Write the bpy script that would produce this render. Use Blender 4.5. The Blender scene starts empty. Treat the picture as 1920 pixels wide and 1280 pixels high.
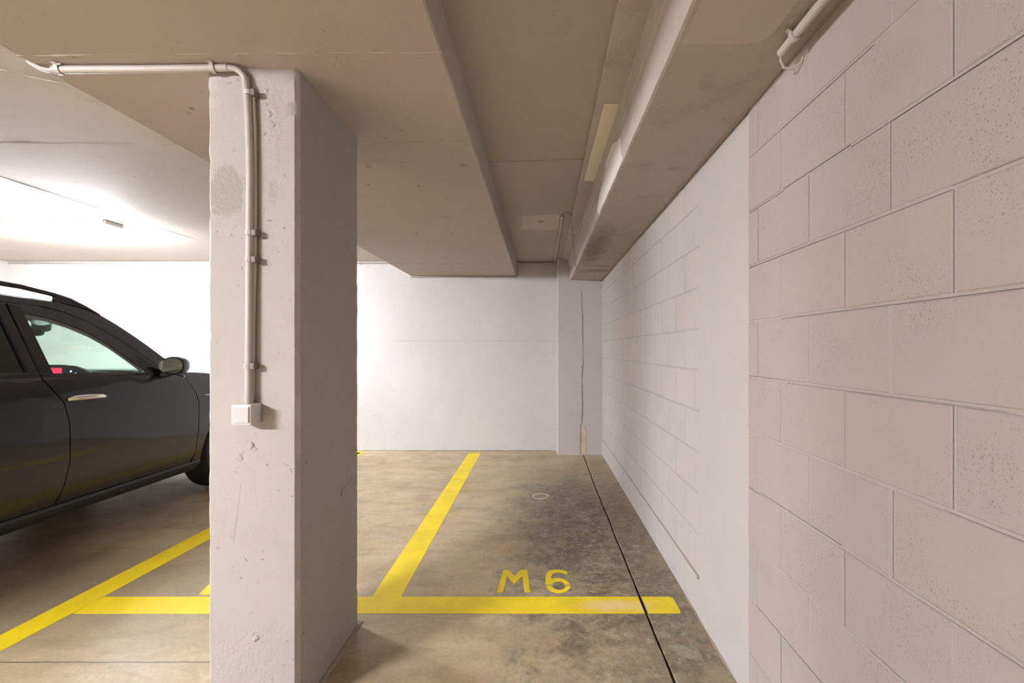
import bpy, bmesh, math, random
from mathutils import Vector, noise
from mathutils.geometry import tessellate_polygon

random.seed(7)
PI = math.pi
sc = bpy.context.scene
C = sc.collection

# ------------------------------------------------------------------ camera, world, exposure
F, CX, CY, H = 853.33, 1012.0, 655.0, 1.30        # focal length and vanishing point in photo pixels, eye height
cam_d = bpy.data.cameras.new('camera')
cam_d.sensor_width = 36.0
cam_d.lens = 16.0
cam_d.shift_x = -(CX - 960.0) / 1920.0
cam_d.shift_y = (CY - 640.0) / 1920.0
cam_d.clip_start = 0.02
cam = bpy.data.objects.new('camera', cam_d)
cam.location = (0, 0, H)
cam.rotation_euler = (PI / 2, 0, 0)
C.objects.link(cam)
sc.camera = cam

world = bpy.data.worlds.new('world')
sc.world = world
world.use_nodes = True
world.node_tree.nodes['Background'].inputs[0].default_value = (0.0, 0.0, 0.0, 1)
world.node_tree.nodes['Background'].inputs[1].default_value = 0.0

sc.view_settings.view_transform = 'Standard'
sc.view_settings.look = 'None'
sc.view_settings.gamma = 1.0
sc.view_settings.use_curve_mapping = False
sc.view_settings.exposure = 0.0
sc.cycles.max_bounces = 10
sc.cycles.adaptive_threshold = 0.02
sc.cycles.diffuse_bounces = 4
sc.cycles.transparent_max_bounces = 16
sc.cycles.sample_clamp_indirect = 4.0
sc.cycles.use_denoising = True

LAMP_BACK = 440.0        # tube fixture over the parked car
LAMP_FRONT = 650.0       # tube fixtures in the drive lane behind the viewer
LAMP_COL = (1.0, 1.005, 1.07)

YB = 5.855     # back wall
XR = 0.770     # right wall
XL = -6.84     # left wall
YF = -6.0      # wall behind the viewer
ZC = 2.43      # slab ceiling


def P(u, v, y):
    return Vector(((u - CX) / F * y, y, H - (v - CY) / F * y))


def FL(u, v):
    y = F * H / (v - CY)
    return ((u - CX) / F * y, y)


# ------------------------------------------------------------------ materials
class NT:
    def __init__(s, name):
        s.m = bpy.data.materials.new(name)
        s.m.use_nodes = True
        s.t = s.m.node_tree
        s.t.nodes.clear()
        s.out = s.t.nodes.new('ShaderNodeOutputMaterial')

    def n(s, typ, props=None, **ins):
        nd = s.t.nodes.new('ShaderNode' + typ)
        for k, v in (props or {}).items():
            setattr(nd, k, v)
        for k, v in ins.items():
            key = int(k[1:]) if k[0] == 'i' and k[1:].isdigit() else k.replace('_', ' ')
            s.put(nd.inputs[key], v)
        return nd

    def put(s, sock, v):
        if isinstance(v, bpy.types.NodeSocket):
            s.t.links.new(v, sock)
        elif isinstance(v, bpy.types.Node):
            s.t.links.new(v.outputs[0], sock)
        else:
            if isinstance(v, tuple) and len(v) == 3 and sock.type == 'RGBA':
                v = v + (1,)
            sock.default_value = v

    def pos(s):
        return s.n('NewGeometry').outputs['Position']

    def scaled(s, vec, sc3):
        return s.n('VectorMath', {'operation': 'MULTIPLY'}, i0=vec, i1=sc3).outputs[0]

    def noise(s, vec, scale, detail=3.0, rough=.55, dist=0.0):
        return s.n('TexNoise', Vector=vec, Scale=scale, Detail=detail, Roughness=rough, Distortion=dist).outputs[0]

    def ramp(s, fac, a, b, lo=0.0, hi=1.0):
        nd = s.n('MapRange', {'clamp': True}, Value=fac)
        nd.inputs[1].default_value = a
        nd.inputs[2].default_value = b
        nd.inputs[3].default_value = lo
        nd.inputs[4].default_value = hi
        return nd.outputs[0]

    def math(s, op, a, b=0.0):
        nd = s.n('Math', {'operation': op}, i0=a, i1=b)
        return nd.outputs[0]

    def mix(s, fac, a, b, mode='MIX'):
        nd = s.t.nodes.new('ShaderNodeMix')
        nd.data_type = 'RGBA'
        nd.blend_type = mode
        s.put(nd.inputs[0], fac)
        s.put(nd.inputs[6], a)
        s.put(nd.inputs[7], b)
        return nd.outputs[2]

    def bump(s, h, strength, dist=.01):
        return s.n('Bump', Strength=strength, Distance=dist, Height=h).outputs[0]

    def bsdf(s, **ins):
        b = s.n('BsdfPrincipled', **ins)
        s.t.links.new(b.outputs[0], s.out.inputs[0])
        return s.m

    # soft elliptical spot in world space, 1 inside 0 outside
    def spot(s, pos, c, r, soft=.6, wob=None):
        d = s.n('VectorMath', {'operation': 'SUBTRACT'}, i0=pos, i1=c).outputs[0]
        d = s.scaled(d, (1 / r[0], 1 / r[1], 1 / r[2]))
        l = s.n('VectorMath', {'operation': 'LENGTH'}, i0=d).outputs['Value']
        if wob is not None:
            l = s.math('ADD', l, wob)
        return s.ramp(l, 1.0, 1.0 - soft)


def simple(name, col, rough=.6, metal=0.0, **kw):
    t = NT(name)
    return t.bsdf(Base_Color=col, Roughness=rough, Metallic=metal, **kw)


ALB = .72      # old, slightly dirty paint


def painted(name, col, dirt=(.30, .26, .21), dirt_amt=.25, pit=.0, pit_scale=90, pit_lo=.68, vary=0.0, bump=.25, grain=35, streak=0.0, spots=(), lines=()):
    """painted concrete: broad tone changes, small pits, fine relief"""
    col = tuple(x * ALB for x in col)
    dirt = tuple(x * ALB for x in dirt)
    spots = [(a, b, tuple(x * ALB for x in c), d, e) for (a, b, c, d, e) in spots]
    t = NT(name)
    p = t.pos()
    big = t.noise(p, 1.3, 4)
    mid = t.noise(p, 7, 4, .6)
    c = t.mix(t.ramp(big, .35, .75), col, tuple(x * .93 for x in col))
    if vary:      # every block took the paint a little differently
        rnd = t.n('ObjectInfo').outputs['Random']
        c = t.mix(t.math('MULTIPLY', t.ramp(rnd, .3, 1.0), vary), c, (col[0] * 1.02, col[1] * .93, col[2] * .91))
        c = t.mix(t.math('MULTIPLY', t.ramp(rnd, .35, 0.0), vary), c, tuple(x * .90 for x in col))
    c = t.mix(t.math('MULTIPLY', t.ramp(mid, .52, .85), dirt_amt), c, dirt)
    fine = t.noise(p, grain, 5, .65)
    hgt = t.math('ADD', fine, t.math('MULTIPLY', mid, .5))
    if streak:
        st = t.noise(t.scaled(p, (6, 6, .5)), 1.0, 4, .6)
        c = t.mix(t.math('MULTIPLY', t.ramp(st, .5, .75), streak), c, dirt)
    if pit:
        pn = t.noise(p, pit_scale, 2, .5)
        zone = t.ramp(t.noise(p, 5, 3), .45, .62)
        pm = t.math('MULTIPLY', t.ramp(pn, pit_lo, pit_lo + .06), zone)
        c = t.mix(t.math('MULTIPLY', pm, pit), c, (.16, .13, .11))
        hgt = t.math('SUBTRACT', hgt, t.math('MULTIPLY', pm, 1.5))
    for (ctr, r, scol, amt, soft) in spots:
        w = t.math('MULTIPLY', t.math('SUBTRACT', t.noise(p, 16, 4, .7), .5), 1.1)
        m = t.spot(p, ctr, r, soft, w)
        c = t.mix(t.math('MULTIPLY', m, amt), c, scol)
        hgt = t.math('ADD', hgt, t.math('MULTIPLY', t.math('MULTIPLY', t.noise(p, 70, 3), m), 1.6))
    return t.bsdf(Base_Color=c, Roughness=.75, Specular_IOR_Level=.25, Normal=t.bump(hgt, bump, .006))


def floor_material():
    t = NT('worn_concrete_floor')
    p = t.pos()
    sx = t.n('SeparateXYZ', Vector=p)
    X, Y = sx.outputs[0], sx.outputs[1]
    n1 = t.noise(t.scaled(p, (.8, 1.6, 1)), 1.4, 5, .6, .6)
    n2 = t.noise(p, 4.5, 6, .65, .5)
    n3 = t.noise(p, 18, 7, .72)
    c = t.mix(t.ramp(n1, .36, .66), (.49, .39, .24), (.385, .295, .175))
    c = t.mix(t.math('MULTIPLY', t.ramp(n2, .52, .8), .5), c, (.18, .14, .085))
    c = t.mix(t.math('MULTIPLY', t.ramp(n2, .47, .28), .45), c, (.57, .48, .34))
    # ochre tinge
    ro = t.ramp(t.noise(p, 2.3, 4, .6, .4), .56, .72)
    c = t.mix(t.math('MULTIPLY', ro, .55), c, (.46, .27, .085))
    # grime in the motorcycle bay and along the wall
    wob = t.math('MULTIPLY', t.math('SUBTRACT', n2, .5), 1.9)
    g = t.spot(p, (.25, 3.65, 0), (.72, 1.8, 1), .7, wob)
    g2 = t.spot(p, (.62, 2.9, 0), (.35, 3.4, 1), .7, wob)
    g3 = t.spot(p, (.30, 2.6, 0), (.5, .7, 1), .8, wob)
    g4 = t.spot(p, (-2.7, 2.45, 0), (1.5, .75, 1), .8, wob)      # broad darker patch around the stripe beside the car
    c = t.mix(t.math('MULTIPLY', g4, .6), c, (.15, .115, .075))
    st = t.ramp(t.noise(t.scaled(p, (1.6, 4.5, 1)), 1.3, 5, .6, 1.2), .46, .62)
    c = t.mix(t.math('MULTIPLY', st, .3), c, (.22, .17, .105))
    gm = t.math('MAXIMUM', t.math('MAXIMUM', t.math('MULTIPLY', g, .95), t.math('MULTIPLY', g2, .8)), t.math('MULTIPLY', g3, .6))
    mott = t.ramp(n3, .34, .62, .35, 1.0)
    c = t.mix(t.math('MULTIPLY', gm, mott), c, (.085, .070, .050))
    # grimy film broken up into flakes near the wall
    zone = t.spot(p, (.36, 2.2, 0), (.62, 2.3, 1), .6, wob)
    fl = t.ramp(t.noise(p, 19, 9, .78), .42, .60)
    c = t.mix(t.math('MULTIPLY', t.math('MULTIPLY', fl, zone), .6), c, (.14, .115, .08))
    pale = t.math('MULTIPLY', t.ramp(t.noise(p, 7.5, 5, .6, .8), .585, .61), zone)
    c = t.mix(t.math('MULTIPLY', pale, .6), c, (.36, .315, .235))
    blot = t.math('MULTIPLY', t.ramp(t.noise(p, 26, 4, .6, .6), .585, .63), zone)
    c = t.mix(t.math('MULTIPLY', blot, .55), c, (.40, .35, .26))
    film = t.math('MULTIPLY', t.ramp(t.noise(p, 5.5, 6, .7, .9), .50, .60), t.spot(p, (.30, 3.0, 0), (.62, 1.5, 1), .5, wob))
    c = t.mix(t.math('MULTIPLY', film, .6), c, (.075, .062, .045))
    fine = t.ramp(t.noise(p, 48, 7, .8), .32, .68, .84, 1.10)
    c = t.mix(1.0, c, t.n('CombineColor', i0=fine, i1=fine, i2=fine).outputs[0], 'MULTIPLY')
    # dark specks
    c = t.mix(t.math('MULTIPLY', t.ramp(t.noise(p, 75, 3, .6), .66, .74), .5), c, (.08, .065, .05))
    # floor joint across the drive lane
    yw = t.math('ADD', Y, t.math('MULTIPLY', t.math('SUBTRACT', t.noise(p, 9, 3), .5), .012))
    ln = t.math('MULTIPLY', t.ramp(t.math('ABSOLUTE', t.math('SUBTRACT', yw, 1.893)), .005, .0025), t.ramp(X, -.9, -1.0))
    c = t.mix(t.math('MULTIPLY', ln, .75), c, (.05, .04, .03))
    rough = t.ramp(n2, .3, .7, .30, .52)
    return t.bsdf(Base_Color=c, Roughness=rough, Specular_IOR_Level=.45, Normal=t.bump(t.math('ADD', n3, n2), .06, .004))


def road_paint():
    t = NT('yellow_floor_paint')
    p = t.pos()
    n2 = t.noise(p, 5, 5, .6, .4)
    c = t.mix(t.ramp(n2, .35, .7), (.84, .64, .008), (.70, .52, .008))
    worn = t.math('MULTIPLY', t.spot(p, (.38, 2.31, 0), (.26, .07, 1), .7, t.math('MULTIPLY', t.math('SUBTRACT', n2, .5), .8)), .75)
    c = t.mix(worn, c, (.74, .55, .27))
    c = t.mix(t.math('MULTIPLY', t.ramp(t.noise(p, 60, 4, .6), .62, .75), .35), c, (.30, .22, .08))
    return t.bsdf(Base_Color=c, Roughness=.5, Normal=t.bump(t.noise(p, 40, 4), .12, .003))


def emit(name, col, strength):
    t = NT(name)
    e = t.n('Emission', Color=col, Strength=strength)
    t.t.links.new(e.outputs[0], t.out.inputs[0])
    return t.m


def pane(name, tint, refl=.06, rough=0.0):
    t = NT(name)
    tr = t.n('BsdfTransparent', Color=tint)
    gl = t.n('BsdfGlossy', Color=(.9, .95, .93), Roughness=rough)
    bf = t.n('NewGeometry').outputs['Backfacing']
    fr = t.n('Fresnel', IOR=t.ramp(bf, 0, 1, 1.45, 1 / 1.45))       # same sheet seen from either side
    mx = t.n('MixShader', i0=t.math('MAXIMUM', fr.outputs[0], refl), i1=tr.outputs[0], i2=gl.outputs[0])
    t.t.links.new(mx.outputs[0], t.out.inputs[0])
    return t.m


M = {}
M['wall'] = painted('white_painted_concrete', (.74, .715, .69), dirt_amt=.12, pit=.5, pit_scale=60, bump=.12)
M['wall_patch'] = painted('grey_touch_up_paint', (.64, .62, .60), dirt_amt=.1, bump=.1)
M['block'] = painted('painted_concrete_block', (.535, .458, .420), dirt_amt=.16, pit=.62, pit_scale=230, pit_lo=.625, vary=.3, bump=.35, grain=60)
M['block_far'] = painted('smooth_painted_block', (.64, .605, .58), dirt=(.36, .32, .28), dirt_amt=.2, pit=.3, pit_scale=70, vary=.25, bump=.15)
M['mortar'] = painted('painted_mortar', (.545, .475, .44), dirt_amt=.35, bump=.25, grain=80)
M['mortar_far'] = painted('painted_mortar_far', (.58, .54, .515), dirt_amt=.3, bump=.2)
M['pier'] = painted('smooth_painted_pier', (.63, .59, .565), dirt_amt=.08, pit=.3, bump=.08)
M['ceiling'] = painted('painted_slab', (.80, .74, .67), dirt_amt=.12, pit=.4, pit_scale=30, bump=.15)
M['slab_bay'] = painted('darker_slab', (.55, .485, .42), dirt_amt=.12, pit=.4, pit_scale=30, bump=.15)  # slab between the beams, toned darker than over the car bays
M['soffit'] = painted('painted_soffit', (.66, .575, .51), dirt_amt=.14, pit=.45, pit_scale=26, bump=.15)
M['beam'] = painted('rough_painted_beam', (.60, .53, .465), dirt=(.26, .21, .165), dirt_amt=.5, pit=.5, bump=.35,
                    spots=[((.47, 3.9, 2.16), (.13, .9, .3), (.27, .22, .17), .75, .7), ((.62, 4.95, 2.16), (.3, .12, .3), (.30, .24, .19), .6, .7)])
M['beam_face'] = painted('board_marked_beam_face', (.64, .565, .515), dirt=(.32, .25, .20), dirt_amt=.45, pit=.5, bump=.5, streak=.25)
M['cream'] = simple('fresh_cream_paint', (.74, .68, .54), .6)
M['fresh'] = simple('fresh_white_paint', (.70, .65, .60), .6)
M['grey_patch'] = painted('pale_ceiling_patch', (.68, .61, .54), dirt_amt=.06, bump=.06)
M['column'] = painted('painted_column', (.57, .515, .485), dirt=(.36, .31, .27), dirt_amt=.22, pit=.6, pit_scale=48, bump=.35,
                      spots=[((-1.118, 1.62, 1.86), (.075, .2, .10), (.43, .385, .335), .9, .2),
                             ((-.962, 1.62, 2.13), (.05, .2, .20), (.55, .49, .44), .55, .6),
                             ((-.955, 1.62, 1.86), (.026, .2, .05), (.44, .39, .34), .6, .6),
                             ((-1.02, 1.62, .19), (.20, .3, .17), (.56, .50, .46), .45, .8)])
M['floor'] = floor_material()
M['yellow'] = road_paint()
M['ring'] = painted('chalky_white_ring', (.85, .80, .70), dirt_amt=.4, bump=.3, grain=90)
M['dark_gap'] = simple('dark_gap', (.03, .025, .02), .9)
M['conduit'] = simple('painted_conduit', (.46, .41, .375), .5)
M['conduit_grey'] = simple('grey_conduit', (.33, .29, .25), .5)
M['clip'] = simple('brown_grey_clip', (.17, .145, .125), .6)
M['cable'] = simple('grey_brown_cable', (.30, .24, .19), .6)
M['plastic'] = simple('white_plastic', (.62, .61, .60), .35)
M['plastic_face'] = simple('pale_grey_rocker', (.52, .515, .505), .3)
M['led'] = emit('blue_led', (.35, .4, 1.0), 6.0)
M['plaster'] = painted('yellow_foam_filler', (.78, .66, .40), dirt=(.4, .28, .12), dirt_amt=.5, bump=.8, grain=50)
M['housing'] = simple('fixture_housing', (.70, .66, .60), .4)
M['tube_back'] = emit('lit_diffuser_back', LAMP_COL, LAMP_BACK)
M['tube_front'] = emit('lit_diffuser_front', LAMP_COL, LAMP_FRONT)
M['car'] = simple('black_navy_car_paint', (.007, .008, .013), .3, .0, Coat_Weight=.8, Coat_Roughness=.03, Specular_IOR_Level=.25)
M['gloss_black'] = simple('gloss_black_trim', (.008, .008, .009), .12)
M['matte_black'] = simple('matte_black_plastic', (.02, .02, .021), .55)
M['matte_grey'] = simple('grey_plastic', (.16, .17, .16), .5)
M['seal'] = simple('window_seal_grey', (.13, .14, .135), .5)
M['rubber'] = simple('tyre_rubber', (.018, .017, .016), .8)
M['chrome'] = simple('chrome', (.75, .74, .72), .12, 1.0)
M['alloy'] = simple('alloy_rim', (.45, .45, .46), .3, 1.0)
M['glass'] = pane('tinted_green_glass', (.73, .82, .775, 1), .05)
M['dark_glass'] = pane('privacy_glass', (.05, .05, .055, 1), .06)
M['mirror'] = simple('mirror_glass', (.85, .88, .87), .02, 1.0)
M['dash'] = simple('dashboard_plastic', (.05, .05, .052), .6)
M['lining'] = simple('pale_headliner', (.42, .42, .39), .85)
M['seat'] = simple('black_leather', (.03, .03, .03), .5)
M['screen'] = emit('dashboard_screen', (.02, .03, .04), 1.0)
M['screen_red'] = emit('red_screen_tile', (1.0, .05, .12), 2.0)
M['screen_icon'] = emit('blue_screen_icon', (.5, .75, 1.0), 3.0)
M['lamp_red'] = simple('tail_lamp_red', (.25, .01, .01), .15)
M['lamp_clear'] = simple('head_lamp_clear', (.6, .62, .65), .08, .6)


# ------------------------------------------------------------------ mesh helpers
class MB:
    def __init__(s):
        s.v, s.f = [], []

    def add(s, vs, fs):
        o = len(s.v)
        s.v += [tuple(v) for v in vs]
        s.f += [tuple(i + o for i in f) for f in fs]
        return s

    def box(s, x0, x1, y0, y1, z0, z1):
        vs = [(x, y, z) for z in (z0, z1) for y in (y0, y1) for x in (x0, x1)]
        return s.add(vs, [(0, 2, 3, 1), (4, 5, 7, 6), (0, 1, 5, 4), (2, 6, 7, 3), (0, 4, 6, 2), (1, 3, 7, 5)])

    def bevbox(s, x0, x1, y0, y1, z0, z1, b):
        bm = bmesh.new()
        bmesh.ops.create_cube(bm, size=1)
        for v in bm.verts:
            v.co = ((x0 + x1) / 2 + v.co.x * (x1 - x0), (y0 + y1) / 2 + v.co.y * (y1 - y0), (z0 + z1) / 2 + v.co.z * (z1 - z0))
        bmesh.ops.bevel(bm, geom=bm.edges[:], offset=b, segments=2, profile=.6, affect='EDGES')
        bm.verts.index_update()
        s.add([v.co for v in bm.verts], [[v.index for v in f.verts] for f in bm.faces])
        bm.free()
        return s

    def tube(s, pts, r, seg=10, cap=True, wob=0.0, squash=None):
        pts = [Vector(p) for p in pts]
        rings = []
        up = None
        for i, p in enumerate(pts):
            d = (pts[min(i + 1, len(pts) - 1)] - pts[max(i - 1, 0)]).normalized()
            if up is None:
                up = Vector((0, 0, 1)) if abs(d.z) < .9 else Vector((1, 0, 0))
            a = d.cross(up).normalized()
            up = a.cross(d).normalized()
            rr = r[i] if isinstance(r, (list, tuple)) else r
            if wob:
                rr *= 1 + wob * (noise.noise(p * 37) + noise.noise(p * 11))
            rings.append([p + a * math.cos(t) * rr + up * math.sin(t) * rr * (squash or 1) for t in [2 * PI * k / seg for k in range(seg)]])
        vs = [v for ring in rings for v in ring]
        fs = []
        for i in range(len(pts) - 1):
            for k in range(seg):
                a0, a1 = i * seg + k, i * seg + (k + 1) % seg
                fs.append((a0, a1, a1 + seg, a0 + seg))
        if cap:
            fs.append(tuple(range(seg))[::-1])
            fs.append(tuple(range((len(pts) - 1) * seg, len(pts) * seg)))
        return s.add(vs, fs)

    def prism(s, poly, fn, h0, h1, holes=()):
        """poly in 2-D, fn(a, b, h) -> 3-D point; closed solid between h0 and h1"""
        loops = [list(poly)] + [list(h) for h in holes]
        flat = [p for l in loops for p in l]
        tris = tessellate_polygon([[Vector((p[0], p[1], 0)) for p in l] for l in loops])
        n = len(flat)
        vs = [fn(p[0], p[1], h0) for p in flat] + [fn(p[0], p[1], h1) for p in flat]
        fs = [tuple(t) for t in tris] + [tuple(i + n for i in t)[::-1] for t in tris]
        o = 0
        for l in loops:
            for i in range(len(l)):
                j = (i + 1) % len(l)
                fs.append((o + i, o + j, n + o + j, n + o + i))
            o += len(l)
        return s.add(vs, fs)

    def loft(s, secs, close_u=False, caps=False):
        n = len(secs[0])
        vs = [p for q in secs for p in q]
        fs = []
        for i in range(len(secs) - 1):
            for k in range(n if close_u else n - 1):
                k1 = (k + 1) % n
                fs.append((i * n + k, i * n + k1, (i + 1) * n + k1, (i + 1) * n + k))
        if caps:
            fs.append(tuple(range(n))[::-1])
            fs.append(tuple(range((len(secs) - 1) * n, len(secs) * n)))
        return s.add(vs, fs)

    def lathe(s, prof, c, axis='x', seg=32):
        """prof: list of (offset along axis, radius)"""
        secs = []
        for (a, r) in prof:
            ring = []
            for k in range(seg):
                t = 2 * PI * k / seg
                if axis == 'x':
                    ring.append((c[0] + a, c[1] + r * math.cos(t), c[2] + r * math.sin(t)))
                elif axis == 'z':
                    ring.append((c[0] + r * math.cos(t), c[1] + r * math.sin(t), c[2] + a))
                else:
                    ring.append((c[0] + r * math.cos(t), c[1] + a, c[2] + r * math.sin(t)))
            secs.append(ring)
        return s.loft(secs, True, True)

    def superell(s, c, r, e=.6, nu=20, nv=12):
        def f(w, m):
            return math.copysign(abs(w) ** m, w)
        secs = []
        for i in range(nv + 1):
            a = -PI / 2 + PI * i / nv
            secs.append([(c[0] + r[0] * f(math.cos(a), e) * f(math.cos(b), e), c[1] + r[1] * f(math.cos(a), e) * f(math.sin(b), e),
                          c[2] + r[2] * f(math.sin(a), e)) for b in [2 * PI * k / nu for k in range(nu)]])
        return s.loft(secs, True, True)

    def mesh(s, name, smooth=False):
        me = bpy.data.meshes.new(name)
        me.from_pydata(s.v, [], s.f)
        bm = bmesh.new()
        bm.from_mesh(me)
        bmesh.ops.recalc_face_normals(bm, faces=bm.faces[:])
        bm.to_mesh(me)
        bm.free()
        if smooth:
            me.shade_smooth()
            if smooth != 'all':
                try:
                    me.set_sharp_from_angle(angle=math.radians(40))
                except Exception:
                    pass
        me.update()
        return me

    def build(s, name, m, parent=None, smooth=False, **tags):
        return link(name, s.mesh(name, smooth), m, parent, **tags)


def link(name, me, m, parent=None, loc=None, **tags):
    o = bpy.data.objects.new(name, me)
    if m is not None and not me.materials:
        me.materials.append(M[m] if isinstance(m, str) else m)
    C.objects.link(o)
    if parent is not None:
        o.parent = parent
    if loc is not None:
        o.location = loc
    for k, v in tags.items():
        o[k] = v
    return o


def empty(name, loc, **tags):
    o = bpy.data.objects.new(name, None)
    o.empty_display_size = .1
    o.location = loc
    C.objects.link(o)
    for k, v in tags.items():
        o[k] = v
    return o


def wob(x, y, z, s, a):
    return noise.noise(Vector((x * s, y * s, z * s))) * a


# ------------------------------------------------------------------ floor
GX = .527      # saw cut beside the wall


def build_floor():
    mb = MB()
    ys = [YF + (YB + .05 - YF) * i / 220 for i in range(221)]
    secs = []
    for y in ys:
        w = wob(y, 3, 0, 3.0, .004) + wob(y, 9, 0, 14, .0025)
        g = .0055 + wob(y, 5, 0, 8, .0025)
        gx = GX + w + (.012 if y > 4.6 else 0) * (y - 4.6)
        secs.append([(XL - .05, y, 0), (gx - g - .002, y, 0), (gx - g, y, -.003), (gx - g, y, -.03), (gx + g, y, -.03), (gx + g, y, -.003), (gx + g + .002, y, 0), (XR + .1, y, 0)])
    mb.loft(secs)
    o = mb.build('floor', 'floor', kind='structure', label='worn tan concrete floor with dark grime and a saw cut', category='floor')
    return o


floor = build_floor()

# ------------------------------------------------------------------ walls
# back wall
mb = MB().box(XL - .2, XR + .2, YB, YB + .15, -.05, ZC + .1)
wall_back = mb.build('wall_back', 'wall', kind='structure', label='white painted concrete wall at the head of the bays', category='wall')
# faint touch-up rectangles on the back wall, and its horizontal shutter joint
for (u0, u1, v0, v1) in ((115, 257, 527, 640), (60, 82, 540, 600)):
    a, b = P(u0, v0, YB), P(u1, v1, YB)
    MB().box(a.x, b.x, YB - .0012, YB + .01, b.z, a.z).build('paint_patch', 'wall_patch', wall_back)
pts = [(x, YB - .0005, 1.412 + wob(x, 1, 1, 3, .004)) for x in [-1.9 + .05 * i for i in range(43)]]
MB().tube(pts, .0022, 5, wob=.5).build('shutter_joint', 'mortar', wall_back)
pts = [(x, YB - .0005, .275 + wob(x, 1, 1, 3, .004)) for x in [-.02 + .05 * i for i in range(6)]]
MB().tube(pts, .002, 5, wob=.5).build('shutter_joint', 'mortar', wall_back)
# gap at the foot of the back wall
pts = [(x, YB - .001, .003 + wob(x, 4, 1, 6, .003)) for x in [-6.8 + .06 * i for i in range(117)]]
MB().tube(pts, .004, 5, wob=.5).build('base_crack', 'cable', wall_back)

MB().box(XL - .15, XL, YF - .2, YB + .15, -.05, ZC + .1).build('wall_left', 'wall', kind='structure', label='white painted wall on the far side of the garage', category='wall')
MB().box(XL - .2, XR + .2, YF - .15, YF, -.05, ZC + .1).build('wall_front', 'wall', kind='structure', label='painted wall across the drive lane', category='wall')

# right wall: backing, blocks, mortar
wall_right = MB().box(XR + .012, XR + .2, YF - .1, YB + .1, -.05, ZC + .1).build('wall_right', 'mortar', kind='structure', label='painted concrete block wall beside the bay', category='wall')
PIER0, PIER1 = 1.671, 2.1975
ZT = 2.21


def block_mesh(ly, lz, b=.0025, d=.028):
    # face towards -x at x=0, back at x=d
    hy, hz = ly / 2, lz / 2
    vs = [(0, s * (hy - b), t * (hz - b)) for s, t in ((-1, -1), (1, -1), (1, 1), (-1, 1))]
    vs += [(b * .8, s * hy, t * hz) for s, t in ((-1, -1), (1, -1), (1, 1), (-1, 1))]
    vs += [(d, s * hy, t * hz) for s, t in ((-1, -1), (1, -1), (1, 1), (-1, 1))]
    fs = [(0, 3, 2, 1)]
    for k in range(4):
        j = (k + 1) % 4
        fs += [(k, j, j + 4, k + 4), (k + 4, j + 4, j + 8, k + 8)]
    fs.append((8, 9, 10, 11))
    m = MB()
    m.v, m.f = vs, fs
    return m


block_cache = {}


def lay_blocks(y0, y1, phase_even, phase_odd, matname, face, joint, jitter, gapw, deep, rec):
    mort = MB()
    mort.box(face + deep, face + .03, y0, y1, 0, ZT)
    for k in range(11):
        z0, z1 = k * .2, min((k + 1) * .2, ZT)
        ph = phase_even if k % 2 == 0 else phase_odd
        cuts = [y0]
        n0 = math.ceil((y0 - ph) / .3)
        y = ph + n0 * .3
        while y < y1 - .02:
            if y > y0 + .02:
                cuts.append(y)
            y += .3
        cuts.append(y1)
        for a, b in zip(cuts[:-1], cuts[1:]):
            j0 = joint / 2 if a > y0 else 0
            j1 = joint / 2 if b < y1 else 0
            ly, lz = round(b - a - j0 - j1, 4), round(z1 - z0 - joint, 4)
            key = (ly, lz, matname)
            if key not in block_cache:
                me = block_mesh(ly, lz).mesh('block')
                me.materials.append(M[matname])
                block_cache[key] = me
            o = link('block', block_cache[key], None, wall_right,
                     (face + random.uniform(-jitter, jitter), (a + j0 + b - j1) / 2, (z0 + z1) / 2))
            o.rotation_euler = (0, random.uniform(-1, 1) * jitter * 3, random.uniform(-1, 1) * jitter * 3)
            # upright joint to the right of this block
            if b < y1:
                g = gapw * random.choice((0, 0, 1, 1.3))
                side = random.choice((0, 1))
                mort.box(face + rec, face + .02, b - joint / 2 + (g if side else 0), b + joint / 2 - (0 if side else g), z0 + joint / 2, z1 - joint / 2)
        # bed joint, in runs whose hairline gap changes from side to side
        y = y0
        while y < y1 - 1e-4:
            e = min(y + random.uniform(.25, .8), y1)
            g = gapw * random.choice((0, .6, 1, 1.3))
            side = random.choice((0, 1))
            mort.box(face + rec, face + .02, y, e, z1 - joint / 2 + (g if side else 0), z1 + joint / 2 - (0 if side else g))
            y = e
    return mort.build('mortar', 'mortar' if matname == 'block' else 'mortar_far', wall_right, kind='stuff')


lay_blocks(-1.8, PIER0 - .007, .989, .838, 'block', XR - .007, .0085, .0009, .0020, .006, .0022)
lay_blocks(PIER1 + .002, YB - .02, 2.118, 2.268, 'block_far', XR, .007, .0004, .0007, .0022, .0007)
# plain stretch of the wall behind the viewer
MB().box(XR, XR + .05, YF, -1.8, 0, ZT).build('wall_panel', 'block', wall_right)
# smooth concrete pier between the block fields
MB().box(XR - .001, XR + .06, PIER0, PIER1, 0, ZT).build('wall_pier', 'pier', wall_right)
# open crack above the bottom course beyond the pier
pts = []
for i in range(60):
    y = PIER1 + .004 + i * (3.4 / 59)
    pts.append((XR - .0005, y, .2 + wob(y, 2, 2, 5, .003)))
MB().tube(pts, [.0055 - .0035 * i / 59 for i in range(60)], 6, wob=.3).build('bed_crack', 'cable', wall_right)
MB().superell((XR - .003, PIER1 + .012, .197), (.006, .012, .012), 1.0, 10, 6).build('rust_spot', 'cable', wall_right)
# crumbs and dark gap along the wall foot
pts = [(XR - .002, y, .002) for y in [.2 + .05 * i for i in range(45)]]
MB().tube(pts, .005, 5, wob=.9).build('base_crack', 'cable', wall_right)

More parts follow.
